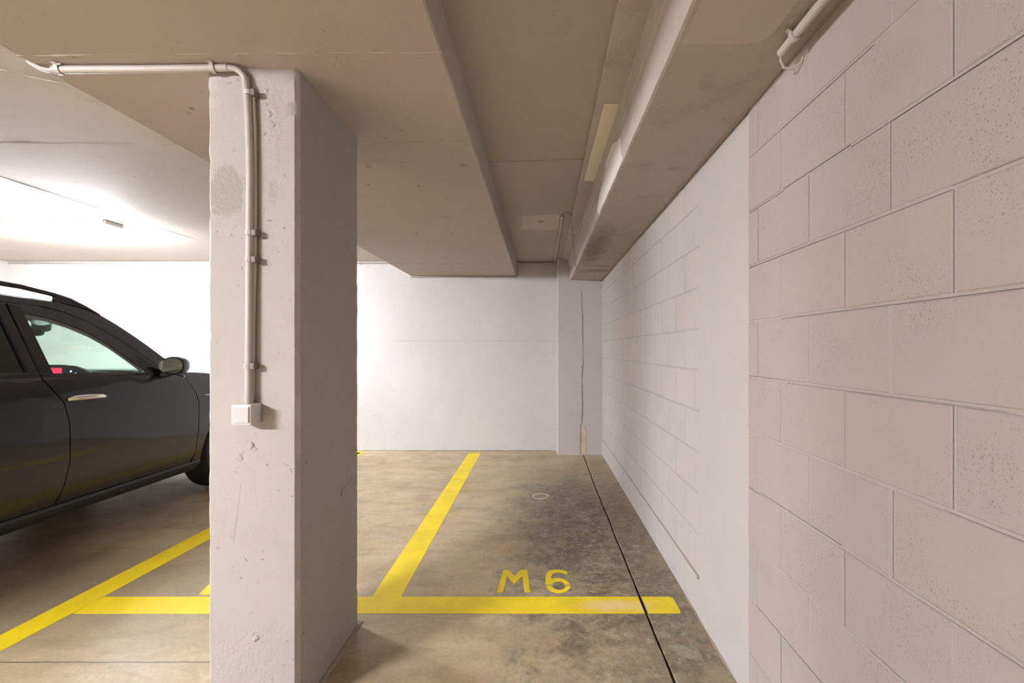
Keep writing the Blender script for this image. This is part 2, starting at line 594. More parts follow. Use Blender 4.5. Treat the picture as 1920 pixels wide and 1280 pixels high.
# ------------------------------------------------------------------ ceiling slab
MB().box(-1.2, XR + .2, YF - .2, YB + .2, ZC, ZC + .2).build('ceiling_bay', 'slab_bay', kind='structure', label='darker toned slab ceiling between the two beams', category='ceiling')
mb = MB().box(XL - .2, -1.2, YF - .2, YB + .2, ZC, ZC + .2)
ceiling = mb.build('ceiling', 'ceiling', kind='structure', label='lighter toned painted concrete slab ceiling over the car bays', category='ceiling')


def seam(name, a, b, r, mat, parent, n=60, drift=.004, sink=.35):
    a, b = Vector(a), Vector(b)
    pts = []
    for i in range(n + 1):
        p = a.lerp(b, i / n)
        pts.append((p.x + wob(p.x, p.y, 0, 6, drift), p.y + wob(p.x, p.y, 4, 6, drift), p.z + r * sink + wob(p.x, p.y, 8, 14, r * .5)))
    return MB().tube(pts, r, 6, wob=.55).build(name, mat, parent)


seam('seam', (XL, 2.50, ZC), (-1.75, 2.50, ZC), .004, 'mortar', ceiling, sink=.7)
seam('seam', (-3.53, -2, ZC), (-3.53, YB, ZC), .0035, 'cable', ceiling)
seam('seam', (-.31, 2.745, ZC), (.27, 2.70, ZC), .0045, 'cable', ceiling, 20)
seam('seam', (-.31, 4.55, ZC), (.0, 4.56, ZC), .003, 'ceiling', ceiling, 12)
# pale repainted rectangle with an old hook hole
poly = []
a, b = (-.185, 3.80), (.165, 4.30)
for (cx_, cy_, s0) in ((b[0] - .03, b[1] - .03, 0), (a[0] + .04, b[1] - .04, 1), (a[0] + .07, a[1] + .07, 2), (b[0] - .03, a[1] + .03, 3)):
    for q in range(5):
        t = PI / 2 * (s0 + q / 4)
        poly.append((cx_ + .03 * math.cos(t), cy_ + .03 * math.sin(t)))
MB().prism(poly, lambda x, y, h: (x, y, h), ZC - .001, ZC + .002).build('paint_patch', 'grey_patch', ceiling)
MB().lathe([(0, .030), (-.004, .028), (-.010, .012), (-.012, .004)], (.012, 4.02, ZC), 'z', 14).build('hook_plate', 'conduit_grey', ceiling)
# trowel ridges in the slab near the beam edge
for (x0, y0, x1, y1, r) in ((-2.62, 1.55, -1.86, 2.05, .012), (-2.5, 1.75, -2.0, 2.12, .008), (-2.75, 1.9, -2.2, 2.15, .007), (-2.8, 2.02, -2.3, 2.2, .006)):
    seam('trowel_ridge', (x0, y0, ZC + .003), (x1, y1, ZC + .003), r, 'ceiling', ceiling, 24, .012, .62)

# ------------------------------------------------------------------ wide dropped beam over the column
def zs(y):
    return 2.315 - .0116 * y


def xsl(y):
    return -1.775 + (y - 1.496) * (.114 / 4.359)


def xsr(y):
    return -.331 + (y - 1.302) * (.029 / 4.553)


secs = []
for i in range(80):
    y = YF + (YB - YF) * i / 79
    z = zs(y)
    jr = wob(y, 7, 7, 9, .0035) + wob(y, 7, 7, 30, .002)
    jl = wob(y, 8, 7, 9, .0035)
    secs.append([(xsl(y) + jl, y, ZC + .05), (xsl(y) + jl, y, z + .006), (xsl(y) + .006 + jl, y, z), (xsr(y) - .006 + jr, y, z), (xsr(y) + jr, y, z + .006), (xsr(y) + .012 + jr, y, ZC + .05)])
soffit = MB().loft(secs, True, True).build('ceiling_beam', 'soffit', kind='structure', label='wide flat concrete beam resting on the column', category='beam')
seam('seam', (xsl(1.55), 1.545, zs(1.55)), (xsr(1.55), 1.53, zs(1.55)), .005, 'soffit', soffit, 90, sink=.6)
seam('seam', (-.86, 2.17, zs(2.17)), (xsr(2.17) - .05, 2.17, zs(2.17)), .0025, 'soffit', soffit, 30)
seam('seam', (xsl(5.1), 5.08, zs(5.1)), (xsr(5.1), 5.10, zs(5.1)), .004, 'mortar', soffit, 50)
seam('seam', (xsl(2.5), 2.50, zs(2.5)), (-1.25, 2.50, zs(2.5)), .003, 'soffit', soffit, 20)
# nail heads and blow holes left in the soffit
for (u, v, r) in ((690, 313, .014), (868, 310, .018), (690, 346, .010), (785, 348, .008), (836, 371, .007), (781, 437, .009), (846, 438, .009), (883, 450, .010), (681, 453, .012),
                  (836, 483, .010), (866, 508, .010), (352, 212, .014), (360, 203, .01), (916, 491, .01)):
    ta = (CY - v) / F
    y = (2.315 - H) / (ta + .0116)
    MB().lathe([(0, r), (-.003, r * .8), (-.004, r * .35)], ((u - CX) / F * y, y, zs(y)), 'z', 9).build('blow_hole', 'mortar' if r > .011 else 'cable', soffit)

# ------------------------------------------------------------------ beam on the right wall
def zb(y):
    return 2.188 - .0061 * y


def xe(y):
    return .3876 + (y - 1.148) * (-.0066 / 4.45)


def xq(y):          # lip beside the slab
    return .250 + (y - 1.472) * (.033 / 4.13)


secs = []
YP = 5.603
for i in range(120):
    y = YF + (YB - .01 - YF) * i / 119
    j = wob(y, 1, 3, 8, .004) + wob(y, 1, 3, 25, .0025)
    b = zb(y)
    secs.append([(XR + .05, y, ZC + .05), (xq(y), y, ZC + .05), (xq(y), y, ZC - .022), (xq(y) + .006, y, ZC - .03), (xe(y) - .030, y, ZC - .032),
                 (xe(y) - .024, y, ZC - .112), (xe(y) - .013, y, ZC - .117), (xe(y) - .011 + j * .4, y, b + .030), (xe(y) + j, y, b + .002), (xe(y) + .01 + j, y, b), (XR + .05, y, b)])
beam = MB().loft(secs, True, True).build('edge_beam', 'beam', kind='structure', label='rough painted concrete beam along the block wall', category='beam')
me = beam.data
me.materials.append(M['beam_face'])
for p in me.polygons:
    if p.normal.x < -.25 or (p.center.z > 2.36 and p.normal.z < -.5 and p.center.x < .45):
        p.material_index = 1


def on_beam_quad(name, mat, pix, zfun=None, xfun=None, t=.0015):
    pts = []
    for (u, v) in pix:
        if zfun:
            y = (zfun - H) / ((CY - v) / F)
            pts.append(((u - CX) / F * y, y, zfun))
        else:
            y = xfun / ((u - CX) / F)
            pts.append((xfun, y, H + (CY - v) / F * y))
    n = len(pts)
    off = (0, 0, -t) if zfun else (-t, 0, 0)
    vs = [tuple(p) for p in pts] + [tuple(p[i] + off[i] for i in range(3)) for p in pts]
    fs = [tuple(range(n)), tuple(range(n, 2 * n))[::-1]] + [(i, (i + 1) % n, n + (i + 1) % n, n + i) for i in range(n)]
    return MB().add(vs, fs).build(name, mat, beam)


on_beam_quad('paint_patch', 'cream', [(1133, 194), (1166, 194), (1150, 245), (1118, 340), (1095, 338)], zfun=ZC - .033)
def face_x(y, z):
    b = zb(y)
    j = wob(y, 1, 3, 8, .004) + wob(y, 1, 3, 25, .0025)
    pr = [(b, xe(y) + .01 + j), (b + .002, xe(y) + j), (b + .030, xe(y) - .011 + j * .4), (ZC - .117, xe(y) - .013), (ZC - .112, xe(y) - .024), (ZC - .032, xe(y) - .030)]
    for (z0, x0), (z1, x1) in zip(pr[:-1], pr[1:]):
        if z0 <= z <= z1:
            return x0 + (x1 - x0) * (z - z0) / (z1 - z0)
    return pr[-1][1]


secs = []
for i in range(25):
    y = 2.10 + .85 * i / 24
    b = zb(y)
    top = 2.318 - .10 * max(0, (y - 2.5) / .45) ** 1.5 - .04 * max(0, (2.25 - y) / .15)
    zz_ = [b + .0025, b + .015, b + .031] + [b + .031 + (top - b - .031) * q / 4 for q in range(1, 5)]
    secs.append([(face_x(y, z) - .0022, y, z) for z in zz_] + [(face_x(y, z) + .004, y, z) for z in zz_[::-1]])
MB().loft(secs, True, True).build('paint_patch', 'fresh', beam)
# freshly painted panel on the underside, round-cornered towards the wall
yy0 = F * (zb(1.3) - H) / (CY - 83)
poly = [(.41, .3), (.41, yy0), (.60, yy0 - .005)]
for q in range(7):
    t = PI / 2 * (1 - q / 6)
    poly.append((.60 + .05 * math.cos(t), yy0 - .055 + .05 * math.sin(t)))
poly += [(.655, .95), (.66, .3)]
MB().prism(poly, lambda x, y, h: (x, y, zb(y) - h), .001, -.004).build('paint_patch', 'grey_patch', beam)
seam('seam', (xe(4.7), 4.62, zb(4.6)), (XR, 4.72, zb(4.7)), .005, 'cable', beam, 20)
pts = [(XR - .010 + wob(y, 2, 5, 9, .004), y, zb(y) - .001) for y in [.5 + .06 * i for i in range(86)]]
MB().tube(pts, .006, 6, wob=.6).build('wall_joint', 'cable', beam)

# pilaster in the corner
XP = .215
pil_s = []
for i in range(60):
    z = ZC * i / 59
    j = wob(z, 2, 2, 12, .003)
    pil_s.append([(XR + .02, YB + .02, z), (XP, YB + .02, z), (XP + j, YP + .012, z), (XP + .012 + j, YP, z), (XR + .02, YP, z)])
pilaster = MB().loft(pil_s, True, True).build('pilaster', 'block_far', kind='structure', label='grey painted corner pilaster with a cracked joint', category='pilaster')
pts = []
for i in range(70):
    z = .02 + i * 2.0 / 69
    pts.append((.515 + (.01 if z > 1.1 else 0) - .018 * max(0, z - 1.3) + wob(z, 3, 3, 4, .012) + wob(z, 3, 3, 18, .004), YP - .0015, z))
MB().tube(pts, .005, 6, wob=.9).build('joint_crack', 'mortar', pilaster)
pts2 = [(p[0] + .010, p[1] - .0005, p[2]) for p in pts[8:60]]
MB().tube(pts2, .0011, 5, wob=1.2).build('joint_crack', 'cable', pilaster)
poly = [(.505, .01), (.505, .35), (.515, .40), (.525, .385), (.555, .34), (.572, .27), (.56, .2), (.568, .1), (.562, .01)]
MB().prism(poly, lambda x, z, h: (x, YP - h, z), .004, -.004).build('foam_filler', 'plaster', pilaster)
pts = [(.502, YP - .003, .01), (.502, YP - .003, .2), (.503, YP - .003, .38)]
MB().tube(pts, .003, 5).build('joint_crack', 'dark_gap', pilaster)

# ------------------------------------------------------------------ column
CX0, CX1, CY0, CY1 = -1.185, -.859, 1.62, 2.155


def col_profile():
    ch = .014
    pts = []

    def run(a, b, n):
        for i in range(n):
            t = i / n
            pts.append((a[0] + (b[0] - a[0]) * t, a[1] + (b[1] - a[1]) * t))
    c = [(CX0 + ch, CY0), (CX1 - ch, CY0), (CX1, CY0 + ch), (CX1, CY1 - ch), (CX1 - ch, CY1), (CX0 + ch, CY1), (CX0, CY1 - ch), (CX0, CY0 + ch)]
    for i in range(8):
        run(c[i], c[(i + 1) % 8], 2 if i % 2 else 8)
    return pts


prof = col_profile()
secs = []
nz = 190
for k in range(nz + 1):
    z = -.01 + (zs(1.9) + .015) * k / nz
    ring = []
    for (x, y) in prof:
        ex = min(abs(x - CX0), abs(x - CX1))
        ey = min(abs(y - CY0), abs(y - CY1))
        edge = max(0, 1 - (ex + ey) / .03)
        d = wob(x, y, z, 7, .0012) + edge * (wob(x, y, z, 30, .0022) + min(0, wob(x, y, z, 16, .010) + .003))
        if z > 2.235 and y < CY0 + .02:
            d += .004 + wob(x, y, z, 20, .004)
        nx = (-1 if abs(x - CX0) < .02 else 0) + (1 if abs(x - CX1) < .02 else 0)
        ny = (-1 if abs(y - CY0) < .02 else 0) + (1 if abs(y - CY1) < .02 else 0)
        ring.append((x + nx * (d if z <= 2.235 else 0), y + ny * d, z))
    secs.append(ring)
column = MB().loft(secs, True, True).build('concrete_column', 'column', smooth=True, kind='structure', label='square pinkish grey painted concrete column', category='column')
# lumps of mortar and spalls on the column front
for (u, v, r) in ((470, 835, .016), (478, 842, .010), (463, 831, .010), (449, 858, .014), (455, 848, .006), (440, 884, .006), (480, 1196, .014), (474, 1190, .010), (460, 1188, .008),
                  (505, 214, .013), (512, 234, .012), (500, 168, .011), (496, 250, .010), (498, 196, .009), (504, 262, .008), (465, 300, .008), (476, 335, .010), (478, 364, .009), (452, 503, .008), (447, 536, .008)):
    p = P(u, v, CY0)
    bm = bmesh.new()
    bmesh.ops.create_icosphere(bm, subdivisions=2, radius=1)
    for q in bm.verts:
        s = 1 + .55 * noise.noise(q.co * 1.7 + Vector((u, v, 0)))
        q.co = Vector((q.co.x * s * r, q.co.y * .35 * r * s, q.co.z * s * r))
    me = bpy.data.meshes.new('mortar_lump')
    bm.to_mesh(me)
    bm.free()
    link('mortar_lump', me, 'column', column, (p.x, CY0 + .001, p.z))
pts = [(P(u, v, CY0).x, CY0 - .0005, P(u, v, CY0).z) for (u, v) in ((452, 905), (449, 930), (446, 960), (441, 990), (438, 1015))]
MB().tube(pts, .0006, 5).build('hairline_crack', 'mortar', column)
for pl in ([(638, 930), (642, 915), (655, 905), (660, 890)], [(655, 745), (664, 740), (669, 735)]):
    q = []
    for (u, v) in pl:
        y = CX1 / ((u - CX) / F)
        q.append((CX1 + .0005, y, H + (CY - v) / F * y))
    MB().tube(q, .0016, 5, wob=.9).build('scuff_mark', 'cable', column)

# debris at the foot of the column
secs = []
for i in range(30):
    y = CY0 + (CY1 - CY0 + .02) * i / 29
    w = .022 + wob(y, 1, 9, 14, .012)
    h = .010 + wob(y, 2, 9, 20, .006)
    secs.append([(CX1 - .01, y, -.002), (CX1 - .01, y, h), (CX1 + w * .5, y, h * .6), (CX1 + w, y, -.002)])
MB().loft(secs, True, True).build('dirt_fillet', 'cable', column)

# ------------------------------------------------------------------ conduits
def saddle(parent, p, axis, r, n, mat='conduit'):
    """strap clip round a pipe at p; axis = pipe direction, n = direction towards the surface"""
    a, n = Vector(axis).normalized(), Vector(n).normalized()
    s = a.cross(n)
    p = Vector(p)
    pts = [p + n * r * 1.0 + s * (r * 1.9)]
    pts += [p + s * (r * 1.25) + n * r * .6]
    for q in range(7):
        t = PI * q / 6
        pts.append(p + s * (r * 1.2 * math.cos(t)) - n * (r * 1.2 * math.sin(t)))
    pts += [p - s * (r * 1.25) + n * r * .6, p + n * r * 1.0 - s * (r * 1.9)]
    secs = [[q + a * (r * .55), q - a * (r * .55), (q - p) * .86 + p - a * (r * .55), (q - p) * .86 + p + a * (r * .55)] for q in pts]
    return MB().loft(secs, True, True).build('saddle_clip', mat, parent)


# along the beam and down the column to the switch
e = empty('electrical_conduit', (-1.03, CY0, 1.1), label='pale conduit bent off the beam and running down the column to the switch', category='conduit')


def rel(pts, e):
    return [Vector(p) - e.location for p in pts]


yc = 1.590
pa = [(P(100, 131, yc)), P(250, 130, yc), P(428, 127, yc)]
MB().tube(rel(pa, e), .0125, 14).build('pipe', 'conduit', e, smooth=True)
pb = [P(428, 127, yc), P(440, 128, yc), P(450, 134, 1.594), P(457, 142, 1.598), P(461, 152, 1.60)]
MB().tube(rel(pb, e), .0105, 12).build('cable_bend', 'conduit', e, smooth=True)
yk = 1.602
pc = [P(460, 146, yk), P(464, 180, yk), P(467, 240, yk), P(469, 330, yk), P(468, 440, yk), P(467, 600, yk), P(466, 757, yk)]
MB().tube(rel(pc, e), .0125, 14).build('pipe', 'conduit', e, smooth=True)
pd = [P(475, 172, 1.610), P(478.5, 250, 1.610), P(479, 400, 1.610), P(477.5, 520, 1.610), P(475.5, 600, 1.610), P(474.5, 690, 1.610), P(474, 735, 1.612)]
MB().tube(rel(pd, e), .006, 10).build('cable', 'conduit', e, smooth=True)
pe = [P(54, 116, yc), P(62, 121, yc), P(76, 128, yc), P(90, 132, yc), P(102, 131, yc)]
MB().tube(rel([Vector((-1.785, yc + .01, 2.42)), Vector((-1.788, yc + .005, 2.34))] + pe, e), .0075, 10).build('cable_bend', 'conduit', e, smooth=True)
pw = [P(474, 735, 1.612), P(473, 748, 1.608), P(470, 756, 1.606)]
MB().tube(rel(pw, e), .006, 10).build('cable', 'conduit', e, smooth=True)
MB().tube(rel([P(466, 738, yk), P(466, 757, yk)], e), .0145, 14).build('sleeve', 'conduit', e, smooth=True)
for (u, v) in ((467, 175), (469, 437), (468.5, 487), (466, 686)):
    saddle(e, P(u, v, yk) - e.location, (0, 0, 1), .0135, (0, 1, 0))
    q = P(u, v, yk) - e.location
    MB().bevbox(q.x + .010, q.x + .026, q.y - .012, q.y + .018, q.z - .011, q.z + .011, .003).build('clip_body', 'clip', e)
for (u, v) in ((112, 131), (401, 128)):
    saddle(e, P(u, v, yc) - e.location, (1, 0, 0), .0135, (0, 0, 1))
    q = P(u, v, yc) - e.location
    MB().box(q.x - .012, q.x + .012, q.y - .008, q.y + .014, q.z + .013, zs(yc) - e.location.z + .002).build('clip_base', 'conduit', e)

# switch box
sw = empty('light_switch', (-1.033, CY0, 1.02), label='white surface light switch with a blue pilot light on the column', category='switch')
yf = 1.562
a, b = P(435.5, 759, yf), P(471, 795, yf)
bx0, bx1, bz1, bz0 = a.x, b.x, a.z, b.z
L = sw.location


def swbox(x0, x1, y0, y1, z0, z1, bev, name, mat, parent=sw):
    return MB().bevbox(x0 - L.x, x1 - L.x, y0 - L.y, y1 - L.y, z0 - L.z, z1 - L.z, bev).build(name, mat, parent)


swbox(bx0, bx1, yf, CY0, bz0, bz1, .003, 'back_box', 'plastic')
swbox(bx0 - .0008, bx1 + .0008, yf - .004, yf + .004, bz0 - .0008, bz1 + .0008, .002, 'frame', 'plastic')
rk = swbox(bx0 + .005, bx1 - .005, yf - .0085, yf + .002, bz0 + .005, bz1 - .005, .0015, 'rocker', 'plastic_face')
MB().lathe([(0, .0026), (-.0012, .0024), (-.0016, .001)], (P(444, 787, yf).x - L.x, yf - .0085 - L.y, P(444, 787, yf).z - L.z), 'y', 12).build('pilot_light', 'led', rk)

# conduit under the edge beam at the right wall
zq = zb(1.0) - .022
c1 = empty('electrical_conduit', (.70, 1.3, zq), label='short pale conduit with a cut end under the beam beside the block wall', category='conduit')
MB().tube([(0, .02, 0), (0, -1.0, .003), (0, -2.4, .006)], .0125, 14).build('pipe', 'conduit', c1, smooth=True)
saddle(c1, (0, -.055, 0), (0, 1, 0), .0135, (0, 0, 1))
saddle(c1, (0, -.9, 0), (0, 1, 0), .0135, (0, 0, 1))
MB().tube([(0, .018, 0), (.004, .03, -.016), (.016, .034, -.034), (.034, .03, -.040), (.056, .02, -.03), (.062, .015, -.012)], .0035, 8).build('wire_tail', 'conduit', c1, smooth=True)

# back wall conduits
def run(label, pts, r, clips, mat='conduit_grey'):
    p0 = Vector(pts[0])
    e = empty('electrical_conduit', p0, label=label, category='conduit')
    MB().tube([Vector(p) - p0 for p in pts], r, 10).build('pipe', mat, e, smooth=True)
    for (c, ax, n) in clips:
        saddle(e, Vector(c) - p0, ax, r * 1.08, n, mat)
    return e


zc1 = ZC - .022
run('thin grey conduit under the slab along the white back wall behind the car', [(XL + .02, YB - .012, zc1), (-1.67, YB - .012, zc1)], .010,
    [((x, YB - .012, zc1), (1, 0, 0), (0, 1, 0)) for x in (-6.6, -6.11, -5.62, -5.13, -4.64, -4.15, -3.5, -2.9, -2.3)])
zc2 = zs(YB) - .017
run('thin grey conduit tucked under the far end of the wide beam', [(-1.655, YB - .011, zc2), (-.30, YB - .011, zc2)], .009,
    [((x, YB - .011, zc2), (1, 0, 0), (0, 1, 0)) for x in (-1.53, -.93)])
run('thin dark conduit on the slab between the wide beam and the pilaster', [(-.285, YB - .012, ZC - .02), (.195, YB - .012, ZC - .02), ], .010, [])
ec = run('grey conduit on the slab running towards the corner pilaster, loose cable at its end', [(.195, YB - .03, ZC - .013), (.190, 3.80, ZC - .013)], .0105,
    [((.192, 5.6, ZC - .013), (0, 1, 0), (0, 0, 1)), ((.190, 3.9, ZC - .013), (0, 1, 0), (0, 0, 1))], 'conduit')
w = [(.19, 3.80, ZC - .013), (.20, 3.74, ZC - .02), (.225, 3.72, ZC - .008), (.25, 3.75, ZC - .012), (.262, 3.80, ZC - .03), (.30, 4.1, ZC - .13), (.335, 4.45, ZC - .215), (.362, 4.7, ZC - .25), (.395, 4.80, ZC - .28)]
MB().tube([Vector(p) - ec.location for p in w], .004, 8).build('loose_cable', 'cable', ec, smooth=True)

# ------------------------------------------------------------------ tube light fixtures
def fixture(x0, x1, y0, y1, mat, label, tag=None):
    e = empty('ceiling_light', ((x0 + x1) / 2, (y0 + y1) / 2, ZC), label=label, category='light')
    hx, hy = (x1 - x0) / 2, (y1 - y0) / 2
    MB().bevbox(-hx, hx, -hy, hy, -.030, 0, .004).build('housing', 'housing', e)
    secs = []
    for x in (-hx + .012, -hx + .03, hx - .03, hx - .012):
        s = .8 if abs(x) > hx - .02 else 1
        secs.append([(x, (hy - .006) * s, -.026)] + [(x, (hy - .006) * s * math.cos(t), -.075 - .040 * s * math.sin(t)) for t in [PI * q / 10 for q in range(11)]] + [(x, -(hy - .006) * s, -.026)])
    MB().loft(secs, True, True).build('diffuser', mat, e, smooth=True)
    for sx in (-1, 1):
        MB().bevbox(sx * hx - .012, sx * hx + .012, -hy * .9, hy * .9, -.040, -.002, .003).build('end_cap', 'housing', e)
    if tag:
        e['group'] = tag
    return e


fixture(-5.06, -3.79, 3.95, 4.14, 'tube_back', 'lit tube light over the parked car near the back wall')
fixture(-4.40, -3.13, -1.40, -1.21, 'tube_front', 'lit tube light over the drive lane behind the car')

# ------------------------------------------------------------------ floor markings
def paint(name, poly, label, cat, holes=(), extra=None, group=None):
    mb = MB()
    mb.prism(poly, lambda x, y, h: (x, y, h), -.002, .0012, holes)
    if extra:
        mb.prism(extra, lambda x, y, h: (x, y, h), -.002, .0012)
    o = mb.build(name, 'yellow', None, label=label, category=cat)
    if group:
        o['group'] = group
    return o


ya, yb_ = FL(0, 1150)[1], FL(0, 1118.5)[1]
xa = .70
poly = [(-2.30, ya), (xa - .014, ya), (xa - .004, ya + .006), (xa, ya + .02), (xa - .004, yb_ - .015), (xa - .014, yb_ - .004), (xa - .026, yb_), (-2.30, yb_)]
# the saw cut runs on through the paint
poly_a = [p for p in [(-2.30, ya), (GX - .009, ya), (GX - .011, yb_), (-2.30, yb_)]]
poly_b = [(GX + .009, ya)] + poly[1:7] + [(GX + .007, yb_)]
paint('floor_line', poly_a, 'yellow stripe crossing the foot of the small bays', 'floor marking', extra=poly_b)
a0, a1, b0, b1 = FL(697, 1119), FL(752, 1119), FL(879, 849), FL(902, 848)
paint('floor_line', [(a0[0], yb_ + .0005), (a1[0], yb_ + .0005), b1, b0], 'yellow stripe running from the cross stripe to the white back wall', 'floor marking')
paint('floor_line', [FL(-190, 1322 - 33), FL(-190, 1322), FL(191, 1120), FL(389, 1013), (-2.255, 5.80), (-2.40, 5.80), FL(389, 991)], 'yellow stripe on the floor beside the parked car', 'floor marking')
paint('floor_line', [FL(373, 1114), FL(391, 1115), FL(430, 1074), FL(415, 1072)], 'short yellow stripe end beside the column', 'floor marking')
paint('floor_line', [FL(640, 862), FL(664, 862), FL(680, 848), FL(660, 848)], 'yellow stripe end at the foot of the white back wall', 'floor marking')


def Q(x, y):
    return FL(920 + x / 11.294, 1050 + y / 11.294)


mpix = [(130, 690), (270, 210), (380, 210), (505, 335), (635, 205), (775, 205), (840, 685), (715, 685), (672, 335), (495, 515), (352, 340), (258, 690)]
paint('painted_letter', [Q(*p) for p in mpix], 'yellow stencilled letter M on the floor', 'letter')
up6 = [(1165, 520), (1163, 430), (1165, 340), (1185, 275), (1250, 222), (1340, 203), (1450, 203), (1550, 220), (1628, 255), (1615, 300), (1560, 285), (1480, 265), (1400, 265), (1330, 282), (1290, 320), (1282, 400),
       (1360, 382), (1450, 381), (1540, 400), (1620, 445), (1665, 490), (1682, 522), (1575, 522), (1540, 480), (1490, 458), (1430, 452), (1370, 462), (1320, 490), (1295, 522)]
lo6 = [(1175, 543), (1288, 543), (1310, 580), (1350, 608), (1420, 630), (1480, 630), (1540, 612), (1578, 580), (1592, 543), (1692, 543), (1680, 590), (1640, 640), (1570, 678), (1480, 698), (1400, 698), (1310, 676), (1230, 625), (1190, 580)]
paint('painted_digit', [Q(*p) for p in up6], 'yellow stencilled digit 6 on the floor', 'digit', extra=[Q(*p) for p in lo6])

# chalky ring on the floor of the bay
rc = FL(1013.5, 930)
secs = []
for k in range(48):
    t = 2 * PI * k / 48
    r1, r0 = .072 + .004 * math.sin(3 * t), .060 + .004 * math.sin(2 * t + 1)
    secs.append([(rc[0] + r * math.cos(t), rc[1] + r * 1.05 * math.sin(t), h) for r, h in ((r0, -.001), (r0, .0015), (r1, .0015), (r1, -.001))])
secs.append(secs[0])
MB().loft(secs, True).build('floor_ring', 'ring', None, label='small pale ring stain on the dark floor', category='floor mark')

# ------------------------------------------------------------------ the car
car = empty('parked_car', (-3.88, 2.965, 0), label='black sport utility car parked nose to the back wall', category='car')
WZ = [(.20, .845), (.26, .865), (.30, .885), (.36, .905), (.45, .918), (.6, .930), (.75, .935), (.86, .936), (.92, .931), (.98, .924), (1.04, .910), (1.09, .896), (1.13, .880)]


def hw(y, z):
    if z >= 1.13:
        w = .880 - .489 * (z - 1.13)
    else:
        w = WZ[0][1]
        for (za, wa), (zb_, wb) in zip(WZ[:-1], WZ[1:]):
            if za <= z <= zb_:
                t = (z - za) / (zb_ - za)
                w = wa + (wb - wa) * t
                break
    if y > 1.1:
        w -= .16 * ((y - 1.1) / 1.15) ** 2.2
    if y < -1.5:
        w -= .13 * ((-1.5 - y) / .85) ** 2.0
    return w


def panel(name, outline, mat, parent, side, holes=(), off=0.0, thick=.012, step=.05, smooth='all'):
    """body panel: side-view outline bent over the flank of the car"""
    loops = [list(outline)] + [list(h) for h in holes]
    flat = [p for l in loops for p in l]
    tris = tessellate_polygon([[Vector((p[0], p[1], 0)) for p in l] for l in loops])
    bm = bmesh.new()
    vs = [bm.verts.new((0, p[0], p[1])) for p in flat]
    for t in tris:
        try:
            bm.faces.new([vs[i] for i in t])
        except ValueError:
            pass
    ys = [p[0] for p in flat]
    zz = [p[1] for p in flat]

    def cut(axis, lo, hi):
        q = math.ceil(lo / step) * step
        while q < hi:
            co = (0, q, 0) if axis == 1 else (0, 0, q)
            no = (0, 1, 0) if axis == 1 else (0, 0, 1)
            bmesh.ops.bisect_plane(bm, geom=bm.verts[:] + bm.edges[:] + bm.faces[:], dist=1e-5, plane_co=co, plane_no=no)
            q += step
    cut(1, min(ys) + .01, max(ys) - .01)
    cut(2, min(zz) + .01, max(zz) - .01)
    bmesh.ops.dissolve_limit(bm, angle_limit=.001, verts=[], edges=[]) if False else None
    for v in bm.verts:
        v.co.x = side * (hw(v.co.y, v.co.z) + off)
    bmesh.ops.recalc_face_normals(bm, faces=bm.faces[:])
    s = sum(f.normal.x * f.calc_area() for f in bm.faces)
    if s * side < 0:
        bmesh.ops.reverse_faces(bm, faces=bm.faces[:])
    me = bpy.data.meshes.new(name)
    bm.to_mesh(me)
    bm.free()
    me.shade_smooth()
    o = link(name, me, mat, parent)
    if thick:
        md = o.modifiers.new('thickness', 'SOLIDIFY')
        md.thickness = thick
        md.offset = -1
        es = o.modifiers.new('crisp_edges', 'EDGE_SPLIT')
        es.split_angle = math.radians(50)
    return o


def arc(cy, cz, r, a0, a1, n=14):
    return [(cy + r * math.cos(math.radians(a0 + (a1 - a0) * i / n)), cz + r * math.sin(math.radians(a0 + (a1 - a0) * i / n))) for i in range(n + 1)]


AXF, AXR, WR = 1.435, -1.435, .36
front_cut = [(.845, 1.068), (.895, .995), (.945, .91), (.962, .84), (.966, .76), (.966, .6), (.955, .46), (.945, .40), (.91, .345)]
rear_cut = [(-.165, .348), (-.128, .45), (-.103, .6), (-.110, .83), (-.135, .97), (-.185, 1.06), (-.222, 1.13), (-.222, 1.16)]
glass_f = [(-.148, 1.152), (.15, 1.140), (.515, 1.124), (.500, 1.150), (.455, 1.188), (.385, 1.262), (.312, 1.336), (.21, 1.412), (.093, 1.470), (-.02, 1.506), (-.148, 1.527)]
door_f = [(-.216, 1.582), (-.03, 1.575), (.10, 1.548), (.20, 1.507), (.30, 1.45), (.40, 1.375), (.50, 1.29), (.59, 1.205), (.66, 1.135), (.72, 1.105)] + front_cut + rear_cut
glass_r = [(-.285, 1.165), (-.285, 1.532), (-.6, 1.535), (-.85, 1.50), (-1.0, 1.42), (-1.11, 1.28), (-1.14, 1.19)]
door_r = [(-.228, 1.582), (-.228, 1.12), (-.19, 1.055), (-.141, .965), (-.116, .83), (-.109, .6), (-.134, .45), (-.172, .348), (-.93, .348), (-1.01, .44), (-1.06, .58), (-1.17, .74), (-1.25, .86), (-1.26, 1.0), (-1.235, 1.18), (-1.18, 1.34),
          (-1.08, 1.47), (-.93, 1.55), (-.7, 1.582), (-.45, 1.59)]
fender = [(.853, 1.066), (.903, .993), (.953, .908), (.970, .84), (.974, .76), (.974, .6), (.963, .46), (.953, .40), (.925, .335), (1.03, .335)] + arc(AXF, WR, .408, 176, 8) + \
         [(1.86, .45), (1.93, .60), (1.98, .72), (1.90, .80), (1.84, .88), (1.80, .965), (1.6, 1.01), (1.4, 1.045), (1.2, 1.075), (1.0, 1.098), (.88, 1.108)]
quarter = [(-1.242, 1.18), (-1.268, 1.0), (-1.258, .855)] + arc(AXR, WR, .408, 115, 4) + [(-1.05, .40)] * 0
